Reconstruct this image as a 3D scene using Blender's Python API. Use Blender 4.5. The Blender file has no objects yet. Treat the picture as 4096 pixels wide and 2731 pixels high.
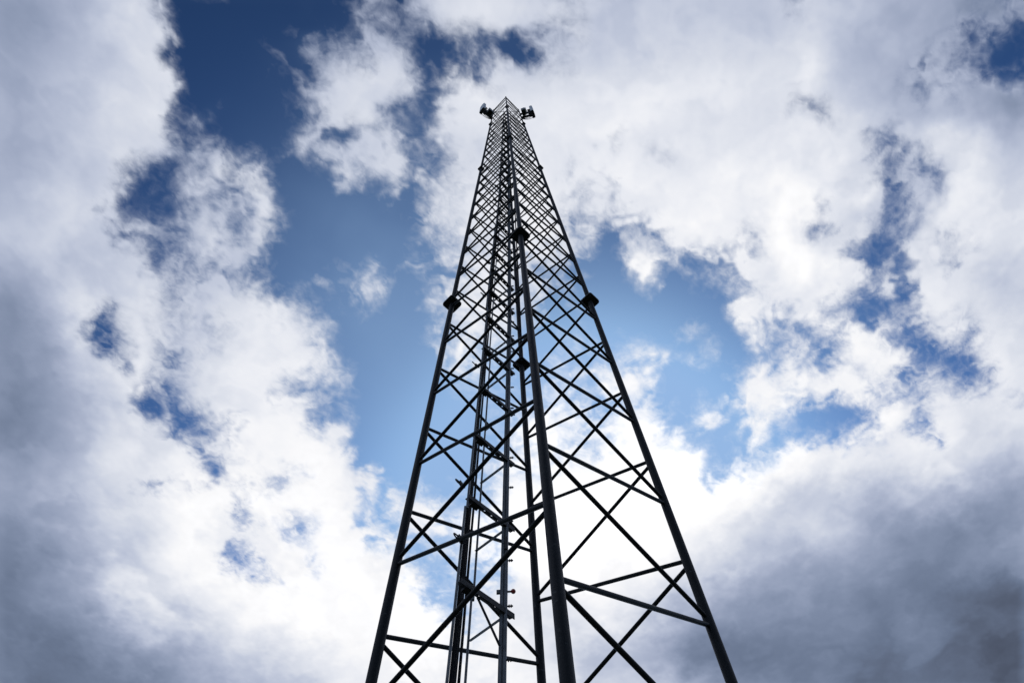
import bpy, bmesh, math, random
import numpy as np
from mathutils import Vector, Matrix

random.seed(7)
scene = bpy.context.scene

# ------------------------------------------------------------------ scale
U = 1.2                      # one lattice panel of the lowest section, in metres
EYE = 1.6                    # camera height above the grass
CAMH = -2.7083386            # camera level in panels
def M(x, y, h):              # tower coordinates (panels) -> metres, ground at z = 0
    return Vector((x * U, y * U, (h - CAMH) * U + EYE))

# ------------------------------------------------------------------ camera
CAM = (-0.18290379, -2.80229969, CAMH)
YAW, PIT, ROL, FPX = 0.02557173, 1.15362345, -0.04163808, 3000.071
cy_, sy_, cp, sp, cr, sr = math.cos(YAW), math.sin(YAW), math.cos(PIT), math.sin(PIT), math.cos(ROL), math.sin(ROL)
FWD = Vector((sy_ * cp, cy_ * cp, sp))
_r = Vector((cy_, -sy_, 0)); _u = _r.cross(FWD)
RGT = cr * _r + sr * _u
UPV = -sr * _r + cr * _u
cam = bpy.data.cameras.new('camera')
cam.sensor_width = 36; cam.lens = FPX / 4096 * 36
cam.clip_start = 0.05; cam.clip_end = 200000
camo = bpy.data.objects.new('camera', cam)
rot = Matrix((RGT, UPV, -FWD)).transposed().to_4x4()
camo.matrix_world = Matrix.Translation(M(*CAM)) @ rot
scene.collection.objects.link(camo); scene.camera = camo

# ------------------------------------------------------------------ sun direction, world, exposure
SUN_EL = math.radians(53.5); SUN_AZ = math.radians(9.3)      # azimuth from +Y towards +X
SUND = Vector((math.sin(SUN_AZ) * math.cos(SUN_EL), math.cos(SUN_AZ) * math.cos(SUN_EL), math.sin(SUN_EL)))
world = bpy.data.worlds.new('World'); scene.world = world; world.use_nodes = True
nt = world.node_tree; nt.nodes.clear()
sky = nt.nodes.new('ShaderNodeTexSky'); sky.sky_type = 'NISHITA'; sky.sun_disc = False
sky.sun_elevation = SUN_EL; sky.sun_rotation = SUN_AZ
sky.altitude = 200; sky.air_density = 1.0; sky.dust_density = 0.6; sky.ozone_density = 3.0
bg = nt.nodes.new('ShaderNodeBackground'); bg.inputs['Strength'].default_value = 0.10
out = nt.nodes.new('ShaderNodeOutputWorld')
# deep polarised blue: a steeper response per channel than the model's clean air
sep = nt.nodes.new('ShaderNodeSeparateColor'); com = nt.nodes.new('ShaderNodeCombineColor'); nt.links.new(sky.outputs[0], sep.inputs[0])
for k, (g_, s_) in enumerate(((2.20, 6.43), (2.43, 10.37), (2.67, 9.26))):
    a_ = nt.nodes.new('ShaderNodeMath'); a_.operation = 'MULTIPLY'; a_.inputs[1].default_value = .07; nt.links.new(sep.outputs[k], a_.inputs[0])
    b_ = nt.nodes.new('ShaderNodeMath'); b_.operation = 'POWER'; b_.inputs[1].default_value = g_; nt.links.new(a_.outputs[0], b_.inputs[0])
    c_ = nt.nodes.new('ShaderNodeMath'); c_.operation = 'MULTIPLY'; c_.inputs[1].default_value = s_ / .10; nt.links.new(b_.outputs[0], c_.inputs[0])
    d_ = nt.nodes.new('ShaderNodeMath'); d_.operation = 'SMOOTH_MIN'; d_.inputs[1].default_value = (3.0, 4.8, 7.8)[k]; d_.inputs[2].default_value = 2.0; nt.links.new(c_.outputs[0], d_.inputs[0])
    nt.links.new(d_.outputs[0], com.inputs[k])
nt.links.new(com.outputs[0], bg.inputs[0]); nt.links.new(bg.outputs[0], out.inputs[0])
sl = bpy.data.lights.new('sun', 'SUN'); sl.energy = 3.0; sl.angle = math.radians(0.5); sl.color = (1, .95, .88)
so = bpy.data.objects.new('sun', sl); so.rotation_euler = (-SUND).to_track_quat('-Z', 'Y').to_euler()
so.location = (0, 0, 60); scene.collection.objects.link(so)
scene.view_settings.view_transform = 'Standard'; scene.view_settings.look = 'None'
scene.view_settings.exposure = 0.0; scene.view_settings.gamma = 1
scene.cycles.transparent_max_bounces = 16
scene.cycles.max_bounces = 6

# ------------------------------------------------------------------ helpers
C = scene.collection
def setp(o, label=None, cat=None, group=None, kind=None):
    for k, v in (('label', label), ('category', cat), ('group', group), ('kind', kind)):
        if v: o[k] = v
    return o
def empty(name, loc):
    o = bpy.data.objects.new(name, None); o.location = loc; o.empty_display_size = .3
    C.objects.link(o); return o
def link(name, bm, mat, parent=None, smooth=True):
    me = bpy.data.meshes.new(name)
    bmesh.ops.recalc_face_normals(bm, faces=bm.faces[:])
    bm.to_mesh(me); bm.free()
    for p in me.polygons: p.use_smooth = smooth
    if smooth:
        try: me.set_sharp_from_angle(angle=math.radians(38))
        except Exception: pass
    me.materials.append(mat)
    o = bpy.data.objects.new(name, me); C.objects.link(o)
    if parent is not None:
        o.parent = parent
        # world coordinates in the mesh -> local to the chain of parents
        off = Vector((0, 0, 0)); q = parent
        while q is not None: off += q.location; q = q.parent
        me.transform(Matrix.Translation(-off))
    return o
def frame(d, hint=Vector((0, 0, 1))):
    d = d.normalized()
    if abs(d.dot(hint)) > .98: hint = Vector((1, 0, 0))
    a = d.cross(hint).normalized(); return a, a.cross(d).normalized()
def tube(bm, pts, r, seg=12, cap=True):
    """swept round tube; r a number or one per point"""
    rs = r if isinstance(r, (list, tuple)) else [r] * len(pts)
    rings = []
    for i, p in enumerate(pts):
        d = (pts[min(i + 1, len(pts) - 1)] - pts[max(i - 1, 0)])
        a, b = frame(d)
        rings.append([bm.verts.new(p + rs[i] * (a * math.cos(t) + b * math.sin(t)))
                      for t in [2 * math.pi * k / seg for k in range(seg)]])
    for A, B in zip(rings, rings[1:]):
        for k in range(seg): bm.faces.new((A[k], A[(k + 1) % seg], B[(k + 1) % seg], B[k]))
    if cap: bm.faces.new(rings[0][::-1]); bm.faces.new(rings[-1])
def prism(bm, poly, o, ex, ey, ez, z0, z1):
    """polygon in the (ex,ey) plane extruded along ez"""
    lo = [bm.verts.new(o + ex * x + ey * y + ez * z0) for x, y in poly]
    hi = [bm.verts.new(o + ex * x + ey * y + ez * z1) for x, y in poly]
    n = len(poly)
    for k in range(n): bm.faces.new((lo[k], lo[(k + 1) % n], hi[(k + 1) % n], hi[k]))
    bm.faces.new(lo[::-1]); bm.faces.new(hi)
def bar(bm, a, b, poly, hint=Vector((0, 0, 1))):
    """profile polygon swept straight from a to b; profile x = side, y = hint side"""
    d = b - a; L = d.length; s, t = frame(d, hint)
    prism(bm, poly, a, s, t, d.normalized(), 0, L)
def rrect(w, h, r, n=5):
    P = []
    for cx, cyy, a0 in ((w / 2 - r, h / 2 - r, 0), (-w / 2 + r, h / 2 - r, 90), (-w / 2 + r, -h / 2 + r, 180), (w / 2 - r, -h / 2 + r, 270)):
        for k in range(n + 1):
            a = math.radians(a0 + 90 * k / n); P.append((cx + r * math.cos(a), cyy + r * math.sin(a)))
    return P
def hexa(r): return [(r * math.cos(math.radians(60 * k)), r * math.sin(math.radians(60 * k))) for k in range(6)]
def holed(bm, a, b, side, w, th, holes, r):
    """flat bar a->b, width w along side, thickness th, round holes at the given fractions"""
    d = (b - a); L = d.length; d = d / L; s = side.normalized(); n = d.cross(s).normalized()
    cuts = []
    for f in holes: cuts.append(f * L)
    q = w / 2; xs = [0.0]
    for c in cuts: xs += [c - q, c + q]
    xs.append(L)
    def add(pts2):                                   # list of quads in 2d
        for quad in pts2:
            for z in (-th / 2, th / 2):
                bm.faces.new([bm.verts.new(a + d * x + s * y + n * z) for x, y in (quad if z > 0 else quad[::-1])])
    for k in range(0, len(xs) - 1, 2):
        x0, x1 = xs[k], xs[k + 1]
        if x1 - x0 > 1e-5: add([[(x0, -q), (x1, -q), (x1, q), (x0, q)]])
    for c in cuts:
        N = 16; quads = []
        for k in range(N):
            t0, t1 = 2 * math.pi * k / N, 2 * math.pi * (k + 1) / N
            def sq(t):
                x, y = math.cos(t), math.sin(t); m = max(abs(x), abs(y)); return (c + q * x / m, q * y / m)
            def ci(t): return (c + r * math.cos(t), r * math.sin(t))
            quads.append([ci(t0), sq(t0), sq(t1), ci(t1)])
            bm.faces.new([bm.verts.new(a + d * x + s * y + n * z) for (x, y), z in
                          ((ci(t0), -th / 2), (ci(t1), -th / 2), (ci(t1), th / 2), (ci(t0), th / 2))])
        add(quads)
    for y in (-q, q):
        bm.faces.new([bm.verts.new(a + d * x + s * y + n * z) for x, z in ((0, -th / 2), (L, -th / 2), (L, th / 2), (0, th / 2))])
    for x in (0, L):
        bm.faces.new([bm.verts.new(a + d * x + s * y + n * z) for y, z in ((-q, -th / 2), (q, -th / 2), (q, th / 2), (-q, th / 2))])
    bmesh.ops.remove_doubles(bm, verts=bm.verts[:], dist=1e-5)

# ------------------------------------------------------------------ materials
def mat(name, col, rough=.5, metal=0.0, var=.25, scale=6.0, bump=0.0, spec=.5, stain=None, fine=60):
    m = bpy.data.materials.new(name); m.use_nodes = True; n = m.node_tree; b = n.nodes['Principled BSDF']
    tc = n.nodes.new('ShaderNodeTexCoord')
    no = n.nodes.new('ShaderNodeTexNoise'); no.inputs['Scale'].default_value = scale; no.inputs['Detail'].default_value = 8
    n.links.new(tc.outputs['Object'], no.inputs['Vector'])
    ramp = n.nodes.new('ShaderNodeValToRGB')
    ramp.color_ramp.elements[0].position = .3; ramp.color_ramp.elements[1].position = .72
    ramp.color_ramp.elements[0].color = (*[c * (1 - var) for c in col], 1)
    ramp.color_ramp.elements[1].color = (*[min(1, c * (1 + var)) for c in col], 1)
    n.links.new(no.outputs[0], ramp.inputs[0]); last = ramp.outputs[0]
    if stain:
        n2 = n.nodes.new('ShaderNodeTexNoise'); n2.inputs['Scale'].default_value = fine; n2.inputs['Detail'].default_value = 4
        n.links.new(tc.outputs['Object'], n2.inputs['Vector'])
        mr = n.nodes.new('ShaderNodeMapRange'); mr.inputs['From Min'].default_value = .62; mr.inputs['From Max'].default_value = .72
        n.links.new(n2.outputs[0], mr.inputs['Value'])
        mx = n.nodes.new('ShaderNodeMixRGB'); mx.inputs[2].default_value = (*stain, 1)
        n.links.new(mr.outputs[0], mx.inputs[0]); n.links.new(last, mx.inputs[1]); last = mx.outputs[0]
    n.links.new(last, b.inputs['Base Color'])
    rr = n.nodes.new('ShaderNodeMapRange'); rr.inputs['To Min'].default_value = rough * .8; rr.inputs['To Max'].default_value = min(1, rough * 1.25)
    n.links.new(no.outputs[0], rr.inputs['Value']); n.links.new(rr.outputs[0], b.inputs['Roughness'])
    b.inputs['Metallic'].default_value = metal
    b.inputs['Specular IOR Level'].default_value = spec
    if bump:
        bp = n.nodes.new('ShaderNodeBump'); bp.inputs['Strength'].default_value = bump; bp.inputs['Distance'].default_value = .002
        n3 = n.nodes.new('ShaderNodeTexNoise'); n3.inputs['Scale'].default_value = 90; n.links.new(tc.outputs['Object'], n3.inputs['Vector'])
        n.links.new(n3.outputs[0], bp.inputs['Height']); n.links.new(bp.outputs[0], b.inputs['Normal'])
    return m
m_leg = mat('dark_painted_steel', (.013, .0152, .0175), .5, .0, .22, 5, .25, spec=.12, stain=(.045, .048, .05), fine=35)
m_brace = mat('dark_brace_steel', (.016, .0172, .019), .5, .0, .25, 7, .25, spec=.15, stain=(.04, .04, .042), fine=40)
m_flange = mat('dark_flange_steel', (.010, .011, .012), .6, 0, .2, 9, .2)
m_galv = mat('galvanised_steel', (.13, .14, .15), .5, .25, .3, 18, .15)
m_arm = mat('dull_bracket_steel', (.022, .023, .025), .55, .1, .3, 14, .2, spec=.3)
m_cable = mat('black_cable_jacket', (.005, .005, .006), .7, 0, .2, 20, 0, spec=.12)
m_white = mat('grey_white_radome', (.68, .70, .73), .45, 0, .06, 4, 0)
m_radio = mat('grey_radio_casing', (.26, .27, .28), .5, 0, .12, 6, 0)
m_dark = mat('black_plastic', (.02, .02, .022), .5, 0, .2, 12, 0)
m_red = mat('red_plastic', (.35, .03, .03), .35, 0, .1, 10, 0)
m_concrete = mat('concrete', (.32, .31, .29), .85, 0, .2, 3, .3)

# ------------------------------------------------------------------ ground
m_grass = mat('grass_ground', (.055, .068, .035), .95, 0, .45, .9, 0, stain=(.12, .11, .06), fine=3)
bm = bmesh.new()
R0 = 4000; NS = 48
rad = [0, 3, 8, 20, 60, 200, 800, R0]
vr = [[bm.verts.new((0, 0, 0))]]
for r in rad[1:]:
    vr.append([bm.verts.new((r * math.cos(2 * math.pi * k / NS), r * math.sin(2 * math.pi * k / NS),
                             0 if r < 15 else .0025 * r * math.sin(k * 1.7 + r))) for k in range(NS)])
for k in range(NS): bm.faces.new((vr[0][0], vr[1][k], vr[1][(k + 1) % NS]))
for A, B in zip(vr[1:], vr[2:]):
    for k in range(NS): bm.faces.new((A[k], B[k], B[(k + 1) % NS], A[(k + 1) % NS]))
setp(link('ground', bm, m_grass), 'wide grass field around the foot of the tower', None, None, 'structure')

# ------------------------------------------------------------------ lattice tower
LEGS = {'F': (0, -1), 'L': (-1, 0), 'B': (0, 1), 'R': (1, 0)}
def rad_(h): return .81497 - .0209963 * h
def leg(l, h): return M(LEGS[l][0] * rad_(h), LEGS[l][1] * rad_(h), h)
FL = [4.609, 11.81, 17.874]; TOP = 21.03; H0 = CAMH - EYE / U + .02
tower = empty('lattice_tower', (0, 0, 0))
setp(tower, 'tall slender four-legged lattice tower of dark steel tubes tapering into the sky', 'lattice tower')
LEGD = [.0535, .050, .045, .035]
FLD = [.152, .102, .088]
legobj = {}
for l in 'FLBR':
    bm = bmesh.new()
    hs = [H0] + FL + [TOP]
    for k in range(4):
        tube(bm, [leg(l, hs[k]), leg(l, hs[k + 1])], LEGD[k] / 2 * U, 28)
    bmesh.ops.remove_doubles(bm, verts=bm.verts[:], dist=1e-6)
    o = link('leg', bm, m_leg, tower); legobj[l] = o
    lx, ly = LEGS[l]
    ax = (leg(l, 20) - leg(l, 0)).normalized()
    ex = Vector((1, 1, 0)).normalized(); ex = (ex - ax * ex.dot(ax)).normalized(); ey = ax.cross(ex)
    for k, fh in enumerate(FL):
        w = FLD[k] * U; th = .012 * U * (1 if k == 0 else .8)
        bm = bmesh.new(); c = leg(l, fh)
        prism(bm, rrect(w, w, w * .17), c, ex, ey, ax, -th, -.0008)
        prism(bm, rrect(w, w, w * .17), c, ex, ey, ax, .0008, th)
        f = link('flange', bm, m_flange, o)
        for sx in (-1, 1):
            for sy in (-1, 1):
                bm = bmesh.new(); q = c + ex * sx * w * .33 + ey * sy * w * .33; rr = w * .085
                prism(bm, hexa(rr), q, ex, ey, ax, -th - rr * 1.3, -th); prism(bm, hexa(rr), q, ex, ey, ax, th, th + rr * 1.3)
                prism(bm, rrect(rr * 1.1, rr * 1.1, rr * .5, 3), q, ex, ey, ax, -th - rr * 2.2, th + rr * 2.4)
                if k == 0: link('bolt', bm, m_flange, o)
                else: bm.free()
    # foot plate on a concrete pad
    bm = bmesh.new(); prism(bm, rrect(.32, .32, .03), leg(l, H0), Vector((1, 0, 0)), Vector((0, 1, 0)), Vector((0, 0, 1)), 0, .03)
    link('foot_plate', bm, m_flange, o)
bm = bmesh.new(); prism(bm, rrect(3.2, 3.2, .05), Vector((0, 0, 0)), Vector((.7071, .7071, 0)), Vector((-.7071, .7071, 0)), Vector((0, 0, 1)), -.3, .021)
setp(link('concrete_pad', bm, m_concrete, None, False), 'square concrete pad under the feet of the lattice tower', 'concrete pad', None, None)

secs = [[-3.5 + .5 * k for k in range(16)] + [4.47]]
n1 = [4.75, 5.07, 5.49, 5.92, 6.34, 6.76, 7.18, 7.6, 8.01, 8.41, 8.81, 9.2, 9.6, 9.99, 10.37, 10.76, 11.14, 11.45, 11.7]
n2 = [11.93, 12.13 + .15] + [12.52 + .39 * k for k in range(1, 14)]
n2 = [12.02, 12.47] + [12.91 + .39 * k for k in range(0, 13)]
n3 = [18.02, 18.42, 18.86, 19.3, 19.75, 20.2, 20.62]
secs += [n1, n2, n3]                     # even places: "odd" family, odd places: "even" family
DB = [.0240, .0225, .0205, .0145]
faces = [('F', 'L'), ('L', 'B'), ('B', 'R'), ('R', 'F')]      # first leg carries the even family
braces = []
# small built-in differences in where the nodes sit on each leg and face
OFF0 = {'LF': .118, 'LB': .063, 'RF': .122, 'RB': .059, 'BL': .151, 'BR': .161, 'FL': 0, 'FR': .01}
for a, b in faces:
    for s, nodes in enumerate(secs):
        e = .021 if s == 0 else .017
        for k in range(len(nodes) - 1):
            h0, h1 = nodes[k], nodes[k + 1]
            l0, l1 = (b, a) if k % 2 == 0 else (a, b)
            o0, o1 = OFF0[l0 + l1], OFF0[l1 + l0]
            if s: o0, o1 = o0 - .118, o1 - .118
            if s == 3: o0 = o1 = 0
            nxt = FL[s] - .05 if s < 3 else TOP; low = FL[s - 1] + .05 if s else -99
            braces.append((leg(l0, max(low, min(nxt, h0 + e + o0))), leg(l1, max(low, min(nxt, h1 - e + o1))), DB[s] / 2 * U, s))
    braces.append((leg(a, TOP - .06), leg(b, TOP - .06), DB[3] / 2 * U, 3))
    braces.append((leg(a, TOP - .30), leg(b, TOP - .30), DB[3] / 2 * U, 3))
camP = M(*CAM)
def size(br):
    pts = []
    for t in (0, .25, .5, .75, 1):
        v = br[0].lerp(br[1], t) - camP; z = v.dot(FWD)
        if z < .1: pts.append(None); continue
        x, y = v.dot(RGT) / z, v.dot(UPV) / z
        pts.append((x, y) if abs(x) < .69 and abs(y) < .47 else None)
    s = 0
    for p, q in zip(pts, pts[1:]):
        if p and q: s += math.hypot(p[0] - q[0], p[1] - q[1])
    return s * br[2] / (br[0] - camP).length
braces.sort(key=size, reverse=True)
def brace_mesh(bm, br, seg):
    a, b, r, s = br; d = (b - a).normalized()
    L = (b - a).length; q = .02 * U * 2
    tube(bm, [a, b], r, seg)
for br in braces[:99]:
    bm = bmesh.new(); brace_mesh(bm, br, 16); link('brace', bm, m_brace, tower)
bm = bmesh.new()
for br in braces[99:]: brace_mesh(bm, br, 10)
setp(link('upper_braces', bm, m_brace, tower), 'dense criss-cross of thin braces in the upper sections', None, None, 'stuff')

# ------------------------------------------------------------------ cable ladder inside the near left face
def lrail(h): return M(-.421 + .0245 * h if h < 8 else -.421 + .0245 * 8 + .0135 * (h - 8), -.338 - .004 * h if h < 4 else -.354 + .012 * (h - 4), h)
def rrail(h): return M(-.380 + .0205 * h if h < 8 else -.380 + .0205 * 8 + .0125 * (h - 8), .003 - .001 * h, h)
def chan(h): return M(-.212 + .0215 * h if h < 4 else (-.126 + .0115 * (h - 4)), -.145 + .002 * h, h)
ladder = empty('cable_ladder', M(-.4, -.17, 0))
ladder.location.z = 0
setp(ladder, 'grey steel cable ladder with perforated cross arms climbing inside the left half of the tower', 'cable ladder')
HT = 19.6
armsh = [.07 + .662 * k for k in range(-2, 29)]
for fn, segs, side in ((lrail, [-3.6, .62, 3.55, 6.5, 9.5, 12.5, 15.5, HT], -1), (rrail, [-3.6, .30, 3.2, 6.2, 9.2, 12.2, 15.2, HT], 1)):
    for a, b in zip(segs, segs[1:]):
        bm = bmesh.new()
        e = .022 * U
        A, B = fn(a + .015), fn(b + .03)
        ofs = Vector((.010 * U * (1 if segs.index(a) % 2 else -1) * .5, 0, 0))
        bar(bm, A + ofs, B + ofs, rrect(.012 * U, .015 * U, .003 * U, 3), Vector((0, 1, 0)))
        link('rail', bm, m_galv, ladder)
up = Vector((0, 0, 1))
for i, h in enumerate(armsh):
    a, b = lrail(h), chan(h); d = (b - a).normalized(); b2 = b + d * .055 * U
    side = d.cross(up).normalized()
    bm = bmesh.new()
    det = 1 if h < 8 else 0
    w = .036 * U
    # vertical leg of the angle, without holes, and the drooping holed leg
    dn = (up * .55 + side * .83).normalized()
    holed(bm, a, b2, (up * .35 - side * .94), w, .004 * U, (.38, .53, .68) if det else (), .0055 * U)
    bar(bm, a + side * (w * .5), b2 + side * (w * .5), [(-.002 * U, -.022 * U), (.002 * U, -.022 * U), (.002 * U, .014 * U), (-.002 * U, .014 * U)], up)
    bmesh.ops.recalc_face_normals(bm, faces=bm.faces[:])
    # clamp block where the cables cross
    o = link('cross_arm', bm, m_arm, ladder, False)
    if det:
        bm = bmesh.new(); m0 = a.lerp(b, .12); m1 = a.lerp(b, .30)
        bar(bm, m0 - up * .02, m1 - up * .02, [(-.020 * U, -.006 * U), (.020 * U, -.006 * U), (.020 * U, .008 * U), (-.020 * U, .008 * U)], up)
        link('cable_clamp', bm, m_arm, o, False)
    # perforated strip back to the far rail
    c = rrail(h - .03); bm = bmesh.new()
    sd = (c - b).cross(up).normalized()
    if det: holed(bm, chan(h - .03), c, up * .5 + sd * .8, .024 * U, .0035 * U, (.12, .31, .5, .69, .88), .0038 * U)
    else: bar(bm, chan(h - .03), c, [(-.010 * U, -.004 * U), (.010 * U, -.004 * U), (.010 * U, .004 * U), (-.010 * U, .004 * U)], up)
    link('perforated_strip', bm, m_galv, ladder, False)
# gusset under the lowest arm in view
bm = bmesh.new(); h = armsh[2]; a = lrail(h).lerp(chan(h), .42); b = chan(h - .22).lerp(lrail(h - .22), .06)
tube(bm, [a - up * .02, b], .006 * U, 8); link('arm_stay', bm, m_arm, ladder)
# U-bolt clamps tying the near rail to the tower braces
def on_face(x, y, off):
    d = (FWD * FPX + RGT * (x - 2048) - UPV * (y - 1365.5)).normalized()
    c = Vector(CAM); n = Vector((-1, -1, .021)); t = -(n.dot(c) - .815 + off) / n.dot(d); return c + d * t
for x, y in ((1833, 2149), (1838, 1930), (1901, 1457), (1932, 1178), (1949, 1048), (1967, 884), (1978, 800), (1987, 744), (1993, 700)):
    p = on_face(x, y, .0); q = M(*p); k = max(.55, 1 - p.z * .06)
    bm = bmesh.new()
    fx = Vector((-1, 1, 0)).normalized(); dd = (fx * .35 + up * .94).normalized(); nn = Vector((1, 1, 0)).normalized()
    q2 = q + nn * .012 * U
    bar(bm, q2 - dd * .042 * U * k, q2 + dd * .042 * U * k, [(-.010 * U, -.004 * U), (.010 * U, -.004 * U), (.010 * U, .004 * U), (-.010 * U, .004 * U)], nn)
    for s in (-1, 1):
        e = q2 + dd * s * .030 * U * k
        tube(bm, [e + nn * .022 * U, e - nn * .026 * U], .004 * U, 8)
        prism(bm, hexa(.0095 * U), e, fx, up, nn, .004 * U, .014 * U)
    arc = [q2 - nn * .026 * U + dd * .030 * U * k * math.cos(t) - nn * .014 * U * math.sin(t) for t in [math.pi * j / 8 for j in range(9)]]
    tube(bm, arc, .004 * U, 8)
    link('rail_clamp', bm, m_arm, ladder)

# ------------------------------------------------------------------ climbing rail
crail = empty('climbing_rail', M(-.212, -.145, 0)); crail.location.z = 0
setp(crail, 'upright grooved steel climbing rail with short side bolts, bolted to the ladder arms', 'climbing rail')
segs = [-3.6, .56, 3.9, 7.4, 11.2, 15, 19.4]
wv = Vector((1, -.05, 0)).normalized()
for a, b in zip(segs, segs[1:]):
    bm = bmesh.new(); w = .036 * U; t = .004 * U
    prof = [(-w / 2, -w * .45), (-w * .08, -w * .45), (-w * .08, -w * .2), (w * .12, -w * .2), (w * .12, -w * .45), (w / 2, -w * .45), (w / 2, w * .4), (-w / 2, w * .4)]
    A, B = chan(a + .006), chan(b); d = B - A
    ex_ = (wv - d.normalized() * wv.dot(d.normalized())).normalized(); ey_ = d.normalized().cross(ex_)
    prism(bm, prof, A + ey_ * 0, ex_, ey_, d.normalized(), 0, d.length)
    link('rail_channel', bm, m_galv, crail, False)
    if b < 19:
        bm = bmesh.new(); prism(bm, rrect(w * .45, w * .3, w * .05, 2), chan(b) + ex_ * w * .22 - ey_ * w * .55, ex_, ey_, d.normalized(), -.05 * U, .05 * U)
        link('joint_plate', bm, m_dark, crail)
h = -3.2
while h < 12:
    bm = bmesh.new(); c = chan(h); o_ = c + wv * .018 * U
    tube(bm, [o_, o_ + wv * .028 * U], .0042 * U, 8)
    for kk in (.006, .016): 
        prism(bm, hexa(.0085 * U), o_, Vector((0, 1, 0)), up, wv, kk * U, (kk + .006) * U)
    link('step_bolt', bm, m_arm, crail, False)
    h += .331
c = chan(.21) ; bm = bmesh.new(); tube(bm, [c + wv * .018 * U, c + wv * .04 * U], .005 * U, 10)
kn = link('knob_stem', bm, m_arm, crail)
bm = bmesh.new(); bmesh.ops.create_uvsphere(bm, u_segments=20, v_segments=12, radius=.0125 * U, matrix=Matrix.Translation(c + wv * .047 * U))
link('red_knob', bm, m_red, kn)['label'] = 'round red knob on a short stem'
bm = bmesh.new(); prism(bm, rrect(.022 * U, .012 * U, .002 * U, 2), c - wv * .026 * U, wv, Vector((0, 1, 0)), up, -.010 * U, .012 * U); link('latch_block', bm, m_galv, crail)

# ------------------------------------------------------------------ cables
def cable(f, off, r, h0, h1, amp, ph, label):
    pts = []
    n = int((h1 - h0) / .12)
    for i in range(n + 1):
        h = h0 + (h1 - h0) * i / n
        p = lrail(h).lerp(rrail(h), f)
        k = max(.5, 1 - .02 * h)
        w = amp * math.sin(h * 2 * math.pi / 1.32 + ph) + amp * .6 * math.sin(h * 2.3 + ph * 2)
        pts.append(p + Vector((off * U * k, w * U, 0)))
    bm = bmesh.new(); tube(bm, pts, r * U, 10)
    return setp(link('feeder_cable', bm, m_cable), label, 'cable', 'black feeder cables on the cable ladder')
CB = [(.265, -.012, .0080, .0004, 0, 'black feeder cable nearest the left rail, outer edge of the thick bundle'),
      (.30, -.008, .0080, .0004, .3, 'second black feeder cable from the left rail in the thick bundle'),
      (.337, -.012, .0080, .0004, .5, 'middle black feeder cable of the thick bundle on the ladder'),
      (.375, -.009, .0080, .0006, .9, 'black feeder cable on the right edge of the thick bundle'),
      (.44, -.006, .0045, .007, 1.1, 'thin slack black cable swaying between the two cable bundles'),
      (.66, -.010, .0058, .0008, 2.0, 'black feeder cable on the left side of the narrow bundle'),
      (.72, -.012, .0058, .0022, 2.6, 'black feeder cable on the right side of the narrow bundle by the far rail')]
for f, off, r, amp, ph, lab in CB: cable(f, off, r, -3.5, 19.3, amp, ph, lab)

# thin earth wire from the rear leg joint up to the head of the tower
def at_h(x, y, h):
    d = (FWD * FPX + RGT * (x - 2048) - UPV * (y - 1365.5)).normalized()
    return M(*(Vector(CAM) + d * ((h - CAMH) / d.z)))
bm = bmesh.new(); tube(bm, [at_h(2089, 1450, 4.65), at_h(2041, 447, 20.2)], .010 * U, 10)
setp(link('earth_cable', bm, m_cable), 'thin dark earth cable running from the rear leg joint to the tower head', 'cable')
bm = bmesh.new(); A, B = at_h(1966, 449, 19.55), at_h(2080, 446, 19.55); tube(bm, [A, B], .006 * U, 8)
link('stay_rod', bm, m_brace, tower)

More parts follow.
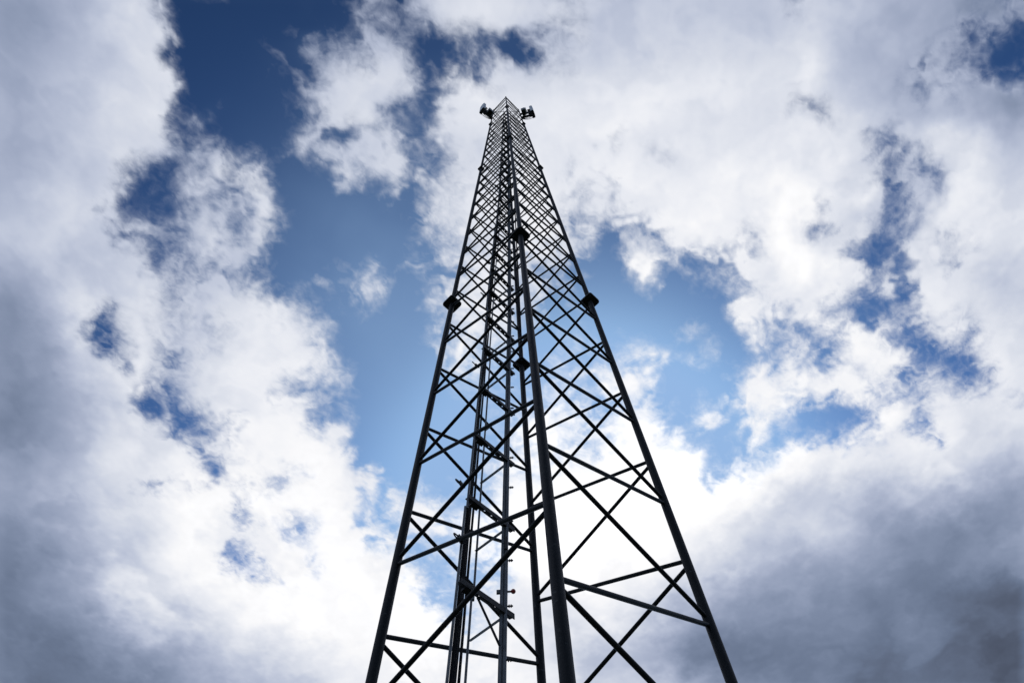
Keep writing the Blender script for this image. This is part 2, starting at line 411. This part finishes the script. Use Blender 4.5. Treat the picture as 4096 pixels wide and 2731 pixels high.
# ------------------------------------------------------------------ antennas and radios at the head
def antenna(leglet, px, e1, e2, hb, lab, labs):
    """px: pixel of the bottom corner shared by front and near side; e1 width, e2 depth (panels)"""
    base = at_h(px[0], px[1], hb)
    w = Vector((e1[0], e1[1], 0)) * U * 1.1; dpt = Vector((e2[0], e2[1], 0)) * U * 1.15
    wn, dn = w.normalized(), w.normalized().cross(up)
    if dn.dot(dpt) < 0: dn = -dn
    W, D = w.length, dpt.length; Hh = 1.08 * U
    ctr = base + w * .5 + dn * (D * .5 if labs == 'L' else D * .5)
    root = empty('sector_antenna', ctr); setp(root, lab, 'antenna', 'panel antennas at the head of the tower')
    front = -1 if labs == 'L' else 1          # which side along dn is the radiating face
    bm = bmesh.new()
    n = 10; poly = []
    for k in range(n + 1):                     # gently bowed front
        t = -1 + 2 * k / n; poly.append((t * W / 2 * (1 if abs(t) < .99 else .97), front * (D * .5 - D * .16 * abs(t) ** 3)))
    poly += [(W * .5, -front * D * .38), (W * .44, -front * D * .5), (-W * .44, -front * D * .5), (-W * .5, -front * D * .38)]
    prism(bm, poly, ctr, wn, dn, up, 0, Hh)
    bmesh.ops.bevel(bm, geom=[e for e in bm.edges if abs((e.verts[0].co - e.verts[1].co).normalized().z) < .3], offset=.012, segments=2, affect='EDGES')
    ra = link('radome', bm, m_white, root)
    bm = bmesh.new()
    prism(bm, [(x * .93, y * .9) for x, y in poly], ctr, wn, dn, up, -.012, -.001)
    for k in range(5):
        prism(bm, hexa(.014), ctr + wn * W * (-.34 + .17 * k) + dn * front * D * .12, wn, dn, up, -.05, -.012)
    link('connector_plate', bm, m_dark, root, False)
    # mounting pipe behind the panel, brackets, arms to the tower leg
    back = ctr - dn * front * (D * .5 + .07)
    bm = bmesh.new(); tube(bm, [back - up * .12, back + up * (Hh * .95)], .026, 14); link('mounting_pipe', bm, m_brace, root)
    for z in (.12, .82):
        bm = bmesh.new(); c = ctr + up * Hh * z
        prism(bm, rrect(.14, .10, .01, 2), c - dn * front * (D * .5 + .045), wn, dn, up, -.035, .035)
        for s in (-1, 1): tube(bm, [c - dn * front * (D * .5) + wn * s * .055, c - dn * front * (D * .5 + .15) + wn * s * .055], .007, 8)
        link('bracket', bm, m_dark, root, False)
    for z in (-.02, .62):
        zz = ctr.z + Hh * z; hh = (zz - EYE) / U + CAMH
        lp = leg(leglet, hh)
        bm = bmesh.new(); bar(bm, Vector((back.x, back.y, zz)), lp, rrect(.07, .06, .01, 2), up); link('support_arm', bm, m_brace if z > 0 else m_dark, root)
    # jumper leads
    for k in range(4):
        s = ctr + wn * W * (-.3 + .2 * k) - up * .05; e = leg(leglet, (ctr.z - .25 - EYE) / U + CAMH - .1)
        pts = []
        for i in range(15):
            t = i / 14; q = s.lerp(e, t); q.z -= (.30 + .05 * k) * math.sin(math.pi * t) ** .8 * (1 - .3 * t); pts.append(q)
        bm = bmesh.new(); tube(bm, pts, .008, 8); link('jumper_lead', bm, m_cable, root)
    return ctr, back, wn, dn, front
def radio(c, wn, dn, sz, lab):
    w, d, hgt = sz
    root = empty('radio_unit', c); setp(root, lab, 'radio unit', 'radio boxes behind the antennas')
    bm = bmesh.new(); prism(bm, rrect(w, d, .015, 3), c, wn, dn, up, 0, hgt)
    bmesh.ops.bevel(bm, geom=[e for e in bm.edges if abs((e.verts[0].co - e.verts[1].co).normalized().z) < .3], offset=.006, segments=1, affect='EDGES')
    link('casing', bm, m_radio, root)
    bm = bmesh.new()
    for k in range(8): prism(bm, [(-.004, -.02), (.004, -.02), (.004, .02), (-.004, .02)], c + wn * (w * (-.42 + .12 * k)) + dn * (d * .5 + .02), wn, dn, up, .02, hgt - .02)
    link('cooling_fins', bm, m_radio, root, False)
    bm = bmesh.new(); prism(bm, rrect(w * .86, d * .8, .01, 2), c, wn, dn, up, -.03, -.001)
    for k in range(4): prism(bm, hexa(.013), c + wn * w * (-.3 + .2 * k), wn, dn, up, -.07, -.03)
    link('connector_plate', bm, m_dark, root, False)
HB = 19.2
cL = antenna('L', (1932.8, 427.4), (-.120, .149), (.063, .052), HB, 'pale panel antenna held out on the left of the tower head, facing left', 'L')
cR = antenna('R', (2030 + 1185 * .0765, 380 + 830 * .0765), (.070, .195), (.073, -.035), HB, 'pale panel antenna held out on the right of the tower head, facing right', 'R')
pL = at_h(1880 + 985 * .0765, 380 + 900 * .0765, HB - .05); pR = at_h(2030 + 850 * .0765, 380 + 920 * .0765, HB - .05)
radio(pL, cL[2], cL[3], (.20, .10, .36), 'upper grey radio box between left antenna and tower leg')
radio(pR, cR[2], cR[3], (.21, .13, .40), 'grey radio box between right antenna and tower leg')
pL2 = at_h(1880 + 1075 * .0765, 380 + 985 * .0765, HB - .05)
radio(pL2, cL[2], cL[3], (.20, .10, .34), 'lower grey radio box closest to the left tower leg')

# ------------------------------------------------------------------ clouds
#CLOUDS#
# cloud cover of the real sky over the field, one digit per patch of sky (0 = clear blue, 9 = closed cloud);
# the deck is one sheet 1500 m up and the digits say how far it is closed there
COVER = """
9999999998300000 0001013325899999 9998999999999999 9789999999999886
9999999999400000 0000124324577889 9887899999999999 9999999999974452
9999999999600000 1125656664104543 4478899999999999 9999999999752420
9999999999200000 1236677787114542 2588999999999999 9999999996533301
9999999999500000 1224888886115478 7888999999999999 9999999985454133
9999999999910000 1125899987147888 9999999999999999 9899999986678766
9999999999600200 0126899812158999 9999999999999999 9867999998989999
9999999999214100 0115779842169999 9999999999999999 9986899899999999
9999999999311000 0146447753187899 9998888999999999 9999997599999999
9999999977857423 0143686874237899 9998878988999999 9999996367999999
9999999752126846 5001176683535788 9996889999999999 9999997165799999
9999998620227745 5100053384677888 9996867999999999 9999996246699999
9999997101236646 7100000153588999 9998656899999999 9996999227899999
9999996221158744 8200001001588999 9984655778999999 9996997156899999
9999999353358855 8200000001377888 8886625556999978 9975883258868999
9999999873258687 5000000101466788 8868511654886768 9999841178778899
9999999992456477 3000013505433566 4455210685433477 9999970349868999
9999999998655665 2005444721234666 3443100171034468 9999872369989999
9999999998677887 7342014400365777 3332100010000357 8997512729999999
9999985898689899 8874102200257777 3321100000010488 5794330227988999
9999964898678889 9886500000157766 3211100000230166 3446685345787899
9999992798788899 9996200000137544 2222211311002014 2465688311276899
9999999698688999 9998610000126422 2222222465122002 1565799971211699
9999999987678999 9885430000013222 2223356762000257 5888988635643389
9999999951589999 8642230000001111 2333467851001488 8678997655776787
9999999951336799 9775110000000111 2445545774114357 7421136974999999
9999999998512548 9993140000000012 3677668982025168 3101025975999999
9999999999864568 9998850000000012 5776557994520147 1232477898699999
9999999999993588 9999961000000124 7767678999971024 6999999999999999
9999999999996278 9879998500001146 7789999999991457 9999999999999999
9999999985788995 6699997243531257 9999999999998999 9999999999999999
9999999999999984 9999997255652368 9999999999999999 9999999999999999
9999999999999984 8847995354543678 9999999999999999 9999999999999999
9999999999999986 9878999444332468 9999999999999999 9999999999999999
9999999999999925 9998999875222468 9999999999999999 9999999999999999
9999999999999942 5997999995313457 9999999999999999 9999999999999999
9999999999999998 7699999999511257 9999999999999999 9999999999999999
9999999999999999 9999999999532689 9999999999999999 9999999999999999
9999999999999999 9999999999984679 9999999999999999 9999999999999999
9999999999999999 9999999999999799 9999999999999999 9999999999999999
9999999999999999 9999999999996899 9999999999999999 9999999999999999
9999999999999999 9999999999996899 9999999999999999 9999999999999999
9999999999999999 9999999999999999 9999999999999999 9999999999999999
"""
# cloud light and shade painted into the deck's own glow, per larger patch
CLOUD_LUM = """
14 15 17 20 21 19 17 16 15 16 17 18 18 19 21 21 20 20 19 19 19 19 19 19 19 20 19 18 17 16 15 15
15 16 17 19 21 21 18 17 17 18 18 19 20 20 20 20 19 20 20 20 20 20 20 20 20 21 19 18 18 16 14 13
16 17 18 20 21 21 19 18 17 18 20 21 21 21 22 22 21 22 22 22 22 22 22 21 21 22 20 19 18 19 15 13
17 18 19 21 22 21 19 18 18 19 21 22 20 22 23 23 23 23 23 23 23 22 22 21 21 22 21 20 19 19 17 15
17 18 20 21 21 21 20 19 18 21 20 22 22 22 22 22 23 23 23 23 22 22 22 22 22 22 22 21 22 23 21 18
17 19 20 21 21 20 22 21 21 20 21 22 23 22 22 22 24 23 24 24 23 23 24 23 23 22 22 22 21 22 22 20
18 20 21 22 20 20 22 21 22 20 20 21 22 23 23 23 24 24 23 24 24 24 24 23 24 24 23 21 21 22 22 21
19 20 21 21 22 20 22 22 23 20 20 20 20 22 23 23 24 24 23 24 24 24 24 24 24 23 23 20 22 22 22 21
17 19 20 21 22 20 20 20 23 21 21 22 22 23 23 24 24 24 23 23 24 24 24 24 24 24 24 21 22 22 21 19
15 18 22 21 22 21 22 23 24 22 21 23 22 22 24 24 24 24 23 24 24 24 24 25 24 24 23 22 22 23 22 20
15 16 21 21 22 21 22 23 24 23 22 22 22 23 24 25 24 24 24 24 24 24 24 24 23 23 24 23 22 23 23 22
15 16 19 22 23 21 23 24 24 24 23 22 22 23 24 24 24 24 24 24 25 25 25 24 24 24 24 24 23 22 22 23
13 15 17 21 24 21 23 24 24 23 23 22 22 23 24 24 25 25 25 25 25 25 25 25 25 24 24 24 22 23 22 23
13 15 17 21 23 23 23 24 24 24 23 23 23 24 24 25 25 25 25 26 26 26 25 25 25 25 25 24 24 24 22 22
15 16 18 22 22 23 24 24 24 25 25 23 23 24 25 25 26 26 26 27 27 27 26 26 26 24 24 23 24 23 21 20
16 17 19 21 22 24 25 25 25 25 25 24 24 24 25 26 26 27 27 28 28 27 26 25 21 20 20 18 19 18 16 16
14 17 19 21 21 23 25 25 25 25 25 25 25 25 26 27 28 28 28 27 27 26 24 21 21 21 19 15 14 13 14 15
13 14 18 20 21 24 25 25 25 25 25 25 25 25 25 26 27 27 27 26 26 24 22 19 17 16 16 15 13 14 14 14
12 14 16 20 22 23 25 25 25 25 25 25 25 25 25 25 25 25 26 25 23 20 17 15 15 14 14 13 13 12 11 10
12 12 13 15 20 19 22 24 24 25 25 25 25 25 25 24 24 23 24 23 19 15 14 13 13 13 13 12 13 12 11 11
12 12 12 14 15 16 19 21 20 22 24 24 25 25 24 24 23 22 18 18 16 13 12 12 12 12 12 11 12 11 11 10
12 11 12 12 13 15 16 18 18 20 23 24 25 25 24 24 24 22 20 20 19 17 15 13 12 12 11 11 12 12 11 10
"""
cov = np.array([[int(c) for c in r.replace(' ', '')] for r in COVER.strip().split('\n')], float) / 9
cloud_lum = np.array([[int(c) for c in r.split()] for r in CLOUD_LUM.strip().split('\n')], float) / 10
assert cov.shape == (43, 64) and cloud_lum.shape == (22, 32), (cov.shape, cloud_lum.shape)
ALT = 1500.0
def hash2(i, j, s):
    n = (i.astype(np.int64) * 374761393 + j.astype(np.int64) * 668265263 + s * 1442695041) & 0x7fffffff
    n = ((n ^ (n >> 13)) * 1274126177) & 0x7fffffff
    n = ((n ^ (n >> 16)) * 974634777) & 0x7fffffff
    return (n & 0xffffff) / float(0xffffff)
def vnoise(x, y, s):
    i, j = np.floor(x), np.floor(y); a, b = x - i, y - j
    a = a * a * a * (a * (a * 6 - 15) + 10); b = b * b * b * (b * (b * 6 - 15) + 10)
    return ((hash2(i, j, s) * (1 - a) + hash2(i + 1, j, s) * a) * (1 - b) + (hash2(i, j + 1, s) * (1 - a) + hash2(i + 1, j + 1, s) * a) * b)
def fbm(x, y, s, o=5, g=.55):
    t = 0; w = 0; k = 1.0
    for q in range(o):
        c_, s_ = math.cos(q * .9), math.sin(q * .9)
        t = t + k * vnoise((x * c_ - y * s_) * 2.03 ** q + 17 * q, (x * s_ + y * c_) * 2.03 ** q - 9 * q, s + q); w += k; k *= g
    return t / w
def bic(A, fx, fy):
    """smooth (Catmull-Rom / B-spline blend) sample of a grid at fractional indices"""
    fx = np.clip(fx, 0, A.shape[1] - 1); fy = np.clip(fy, 0, A.shape[0] - 1)
    ix, iy = np.floor(fx).astype(int), np.floor(fy).astype(int); tx, ty = fx - ix, fy - iy
    def w(t):
        cr_ = [-.5 * t + t * t - .5 * t ** 3, 1 - 2.5 * t * t + 1.5 * t ** 3, .5 * t + 2 * t * t - 1.5 * t ** 3, -.5 * t * t + .5 * t ** 3]
        bs = [(1 - t) ** 3 / 6, (3 * t ** 3 - 6 * t * t + 4) / 6, (-3 * t ** 3 + 3 * t * t + 3 * t + 1) / 6, t ** 3 / 6]
        return [.75 * p + .25 * q for p, q in zip(cr_, bs)]
    wx, wy = w(tx), w(ty); r = 0
    for a in range(4):
        for b in range(4):
            r = r + wx[a] * wy[b] * A[np.clip(iy + b - 1, 0, A.shape[0] - 1), np.clip(ix + a - 1, 0, A.shape[1] - 1)]
    return r
def axis(lo, hi, st, far):
    c = list(np.arange(lo, hi + st / 2, st)); g = st * 1.4; v = c[-1]; up_ = []
    while v < far: v += g; g *= 1.25; up_.append(v)
    g = st * 1.4; v = c[0]; dn_ = []
    while v > -far: v -= g; g *= 1.25; dn_.append(v)
    return np.array(dn_[::-1] + c + up_)
gu = axis(-1.15, 1.15, .0027, 26); gv = axis(-.10, 1.25, .0027, 26)
Uu, Vv = np.meshgrid(gu, gv)
# where each patch of the deck stands in the surveyed sky
zf = Uu * FWD.x + Vv * FWD.y + FWD.z
zs = np.where(zf > .25, zf, .25)
qx = (2048 + FPX * (Uu * RGT.x + Vv * RGT.y + RGT.z) / zs) / 64 - .5
qy = (1365.5 - FPX * (Uu * UPV.x + Vv * UPV.y + UPV.z) / zs) / 64 - .5
wx_ = fbm(Uu * 11, Vv * 11, 5, 5, .6) - .5; wy_ = fbm(Uu * 11, Vv * 11, 55, 5, .6) - .5
wx2 = fbm(Uu * 38, Vv * 38, 15, 4, .6) - .5; wy2 = fbm(Uu * 38, Vv * 38, 65, 4, .6) - .5
px_, py_ = qx + .9 * wx_ + 1.2 * wx2, qy + .9 * wy_ + 1.2 * wy2
t = np.clip(bic(cov, px_, py_), 0, 1) ** 1.28
outside = np.clip(np.maximum(np.maximum(-qx, qx - 63), np.maximum(-qy, qy - 42)) / 8, 0, 1)
wild = np.clip((fbm(Uu * 2.2 + 9, Vv * 2.2, 300, 5, .5) - .34) * 4, 0, 1)
t = t * (1 - outside) + wild * outside
gx_ = fbm(Uu * 17 + 3, Vv * 17, 400, 4, .55) - .5; gy_ = fbm(Uu * 17, Vv * 17 + 5, 430, 4, .55) - .5
f1 = fbm(Uu * 21 + 4.2 * gx_, Vv * 21 + 4.2 * gy_, 100, 6, .56); f2 = fbm(Uu * 9, Vv * 9, 140, 4, .5)
w_ = np.clip(4 * t * (1 - t), 0, 1) ** .8
cb = cov.copy()
for _ in range(3):
    p_ = np.pad(cb, 1, mode='edge'); cb = (p_[:-2, 1:-1] + p_[2:, 1:-1] + p_[1:-1, :-2] + p_[1:-1, 2:] + 2 * p_[1:-1, 1:-1]) / 6
halo = bic(cb, px_, py_) * (1 - outside)
fw = fbm(Uu * 12 + 5 * gx_ + 2 * wx_, Vv * 12 + 5 * gy_ + 2 * wy_, 620, 6, .58)
halo = .40 * np.clip(halo * 1.25, 0, 1) * np.clip((fw - .34) * 3.2, 0, 1) * (1 - t)
cover = np.clip(t + halo + w_ * ((f1 - .5) * 1.25 + (f2 - .5) * .5), 0, 1)
L_ = bic(cloud_lum, (px_ + .5) / 2 - .5, (py_ + .5) / 2 - .5) * (1 - outside) + (1.3 + .9 * fbm(Uu * 3, Vv * 3, 500, 4)) * outside
billow = (fbm(Uu * 7.5 + 1.1 * gx_ + 1.2 * wx_, Vv * 7.5 + 1.1 * gy_ + 1.2 * wy_, 210, 5, .42) - .5)
folds = .5 - np.abs(2 * fbm(Uu * 4.5 + 1.6 * wx_, Vv * 4.5 + 1.6 * wy_, 260, 5, .42) - 1)
L_ = L_ + billow * (.36 + .20 * np.exp(-((L_ - 2.0) / .35) ** 2)) + folds * .10 - .04 + (cover - .8) * .10 * (L_ < 2.45)
veil = .36 * np.exp(-(((qx - 23.0) / 8) ** 2 + ((qy - 18) / 9) ** 2)) * (1 - outside) + .10 * t
veil = np.clip(veil * (.7 + .6 * f2), 0, .6)
sdist = np.hypot(qx - 36, qy - 31.4)
lit_edge = 1.62 + .98 * np.exp(-(sdist / 30) ** 2)
rim = np.clip((1 - t) * 2.2, 0, 1) * .75
L_ = L_ + (np.maximum(lit_edge, L_) - L_) * rim  # lit rims: cloud edges painted brighter, most of all near the sun
light = (np.clip(L_, .5, 3) / 2.55) ** 2.2
NV, NU = Uu.shape
co = np.empty((NV * NU, 3), np.float32)
co[:, 0] = Uu.ravel() * ALT + camP.x; co[:, 1] = Vv.ravel() * ALT + camP.y
co[:, 2] = ALT
me = bpy.data.meshes.new('clouds')
me.vertices.add(NV * NU); me.vertices.foreach_set('co', co.ravel())
ii = np.arange(NV - 1)[:, None] * NU + np.arange(NU - 1)[None, :]
q = np.stack([ii, ii + NU, ii + NU + 1, ii + 1], -1).reshape(-1).astype(np.int32)
nf = (NV - 1) * (NU - 1)
me.loops.add(nf * 4); me.loops.foreach_set('vertex_index', q)
me.polygons.add(nf); me.polygons.foreach_set('loop_start', np.arange(nf, dtype=np.int32) * 4)
me.update(calc_edges=True)
for nm, arr in (('cover', cover), ('light', light), ('veil', veil)):
    a = me.attributes.new(nm, 'FLOAT', 'POINT'); a.data.foreach_set('value', arr.astype(np.float32).ravel())
mc = bpy.data.materials.new('cloud_deck'); mc.use_nodes = True; n = mc.node_tree; n.nodes.clear()
N = n.nodes.new; K = n.links.new
def math_(op, a, b=None, clamp=False):
    m = N('ShaderNodeMath'); m.operation = op; m.use_clamp = clamp
    for i, v in enumerate((a, b)):
        if v is None: continue
        if isinstance(v, (int, float)): m.inputs[i].default_value = v
        else: K(v, m.inputs[i])
    return m.outputs[0]
ac = N('ShaderNodeAttribute'); ac.attribute_name = 'cover'
al = N('ShaderNodeAttribute'); al.attribute_name = 'light'
geo = N('ShaderNodeNewGeometry')
def noise(scale, det, dist=0.0):
    x = N('ShaderNodeTexNoise'); x.inputs['Scale'].default_value = scale; x.inputs['Detail'].default_value = det
    x.inputs['Roughness'].default_value = .62; x.inputs['Distortion'].default_value = dist
    K(geo.outputs['Position'], x.inputs['Vector']); return x.outputs[0]
na = noise(.030, 10, 1.6); nb = noise(.012, 8, .3)
c = ac.outputs['Fac']
edge = math_('MULTIPLY', math_('MULTIPLY', c, math_('SUBTRACT', 1.0, c)), 4.0)
d1 = math_('MULTIPLY', math_('SUBTRACT', na, .5), edge)
d2 = math_('MULTIPLY', math_('SUBTRACT', nb, .5), edge)
cc = math_('ADD', c, math_('ADD', math_('MULTIPLY', d1, .6), math_('MULTIPLY', d2, .5)))
mr = N('ShaderNodeMapRange'); mr.interpolation_type = 'SMOOTHSTEP'; mr.inputs['From Min'].default_value = .10; mr.inputs['From Max'].default_value = .98
K(cc, mr.inputs['Value'])
# tint of the painted cloud glow: dim parts cooler, bright parts white
lt = al.outputs['Fac']
lt = math_('MULTIPLY', lt, math_('ADD', 1.0, math_('MULTIPLY', math_('SUBTRACT', nb, .5), .10)))
cr = N('ShaderNodeValToRGB'); e_ = cr.color_ramp.elements
e_[0].position = .05; e_[0].color = (.80, .97, 1.44, 1); e_[1].position = .95; e_[1].color = (1, 1, 1.02, 1)
for p_, c_ in ((.18, (.78, 1, 1.50, 1)), (.42, (.88, 1, 1.33, 1)), (.70, (.95, 1, 1.13, 1))):
    x = cr.color_ramp.elements.new(p_); x.color = c_
K(lt, cr.inputs[0])
em = N('ShaderNodeEmission'); K(cr.outputs[0], em.inputs[0]); K(lt, em.inputs[1])
tr = N('ShaderNodeBsdfTransparent'); mx = N('ShaderNodeMixShader'); om = N('ShaderNodeOutputMaterial')
av = N('ShaderNodeAttribute'); av.attribute_name = 'veil'
lr = N('ShaderNodeMapRange'); lr.inputs['From Min'].default_value = .07; lr.inputs['From Max'].default_value = .97; K(cc, lr.inputs['Value'])
body = math_('ADD', math_('MULTIPLY', mr.outputs[0], .45), math_('MULTIPLY', lr.outputs[0], .55))
ve = N('ShaderNodeEmission'); ve.inputs[0].default_value = (.36, .56, .86, 1); ve.inputs[1].default_value = .8
vm = N('ShaderNodeMixShader'); K(av.outputs['Fac'], vm.inputs[0]); K(tr.outputs[0], vm.inputs[1]); K(ve.outputs[0], vm.inputs[2])
K(body, mx.inputs[0]); K(vm.outputs[0], mx.inputs[1]); K(em.outputs[0], mx.inputs[2]); K(mx.outputs[0], om.inputs[0])
try: mc.cycles.emission_sampling = 'NONE'
except Exception: pass
me.materials.append(mc)
clo = bpy.data.objects.new('clouds', me); C.objects.link(clo)
setp(clo, 'broken deck of white and grey clouds with torn edges over deep blue sky', None, None, 'structure')
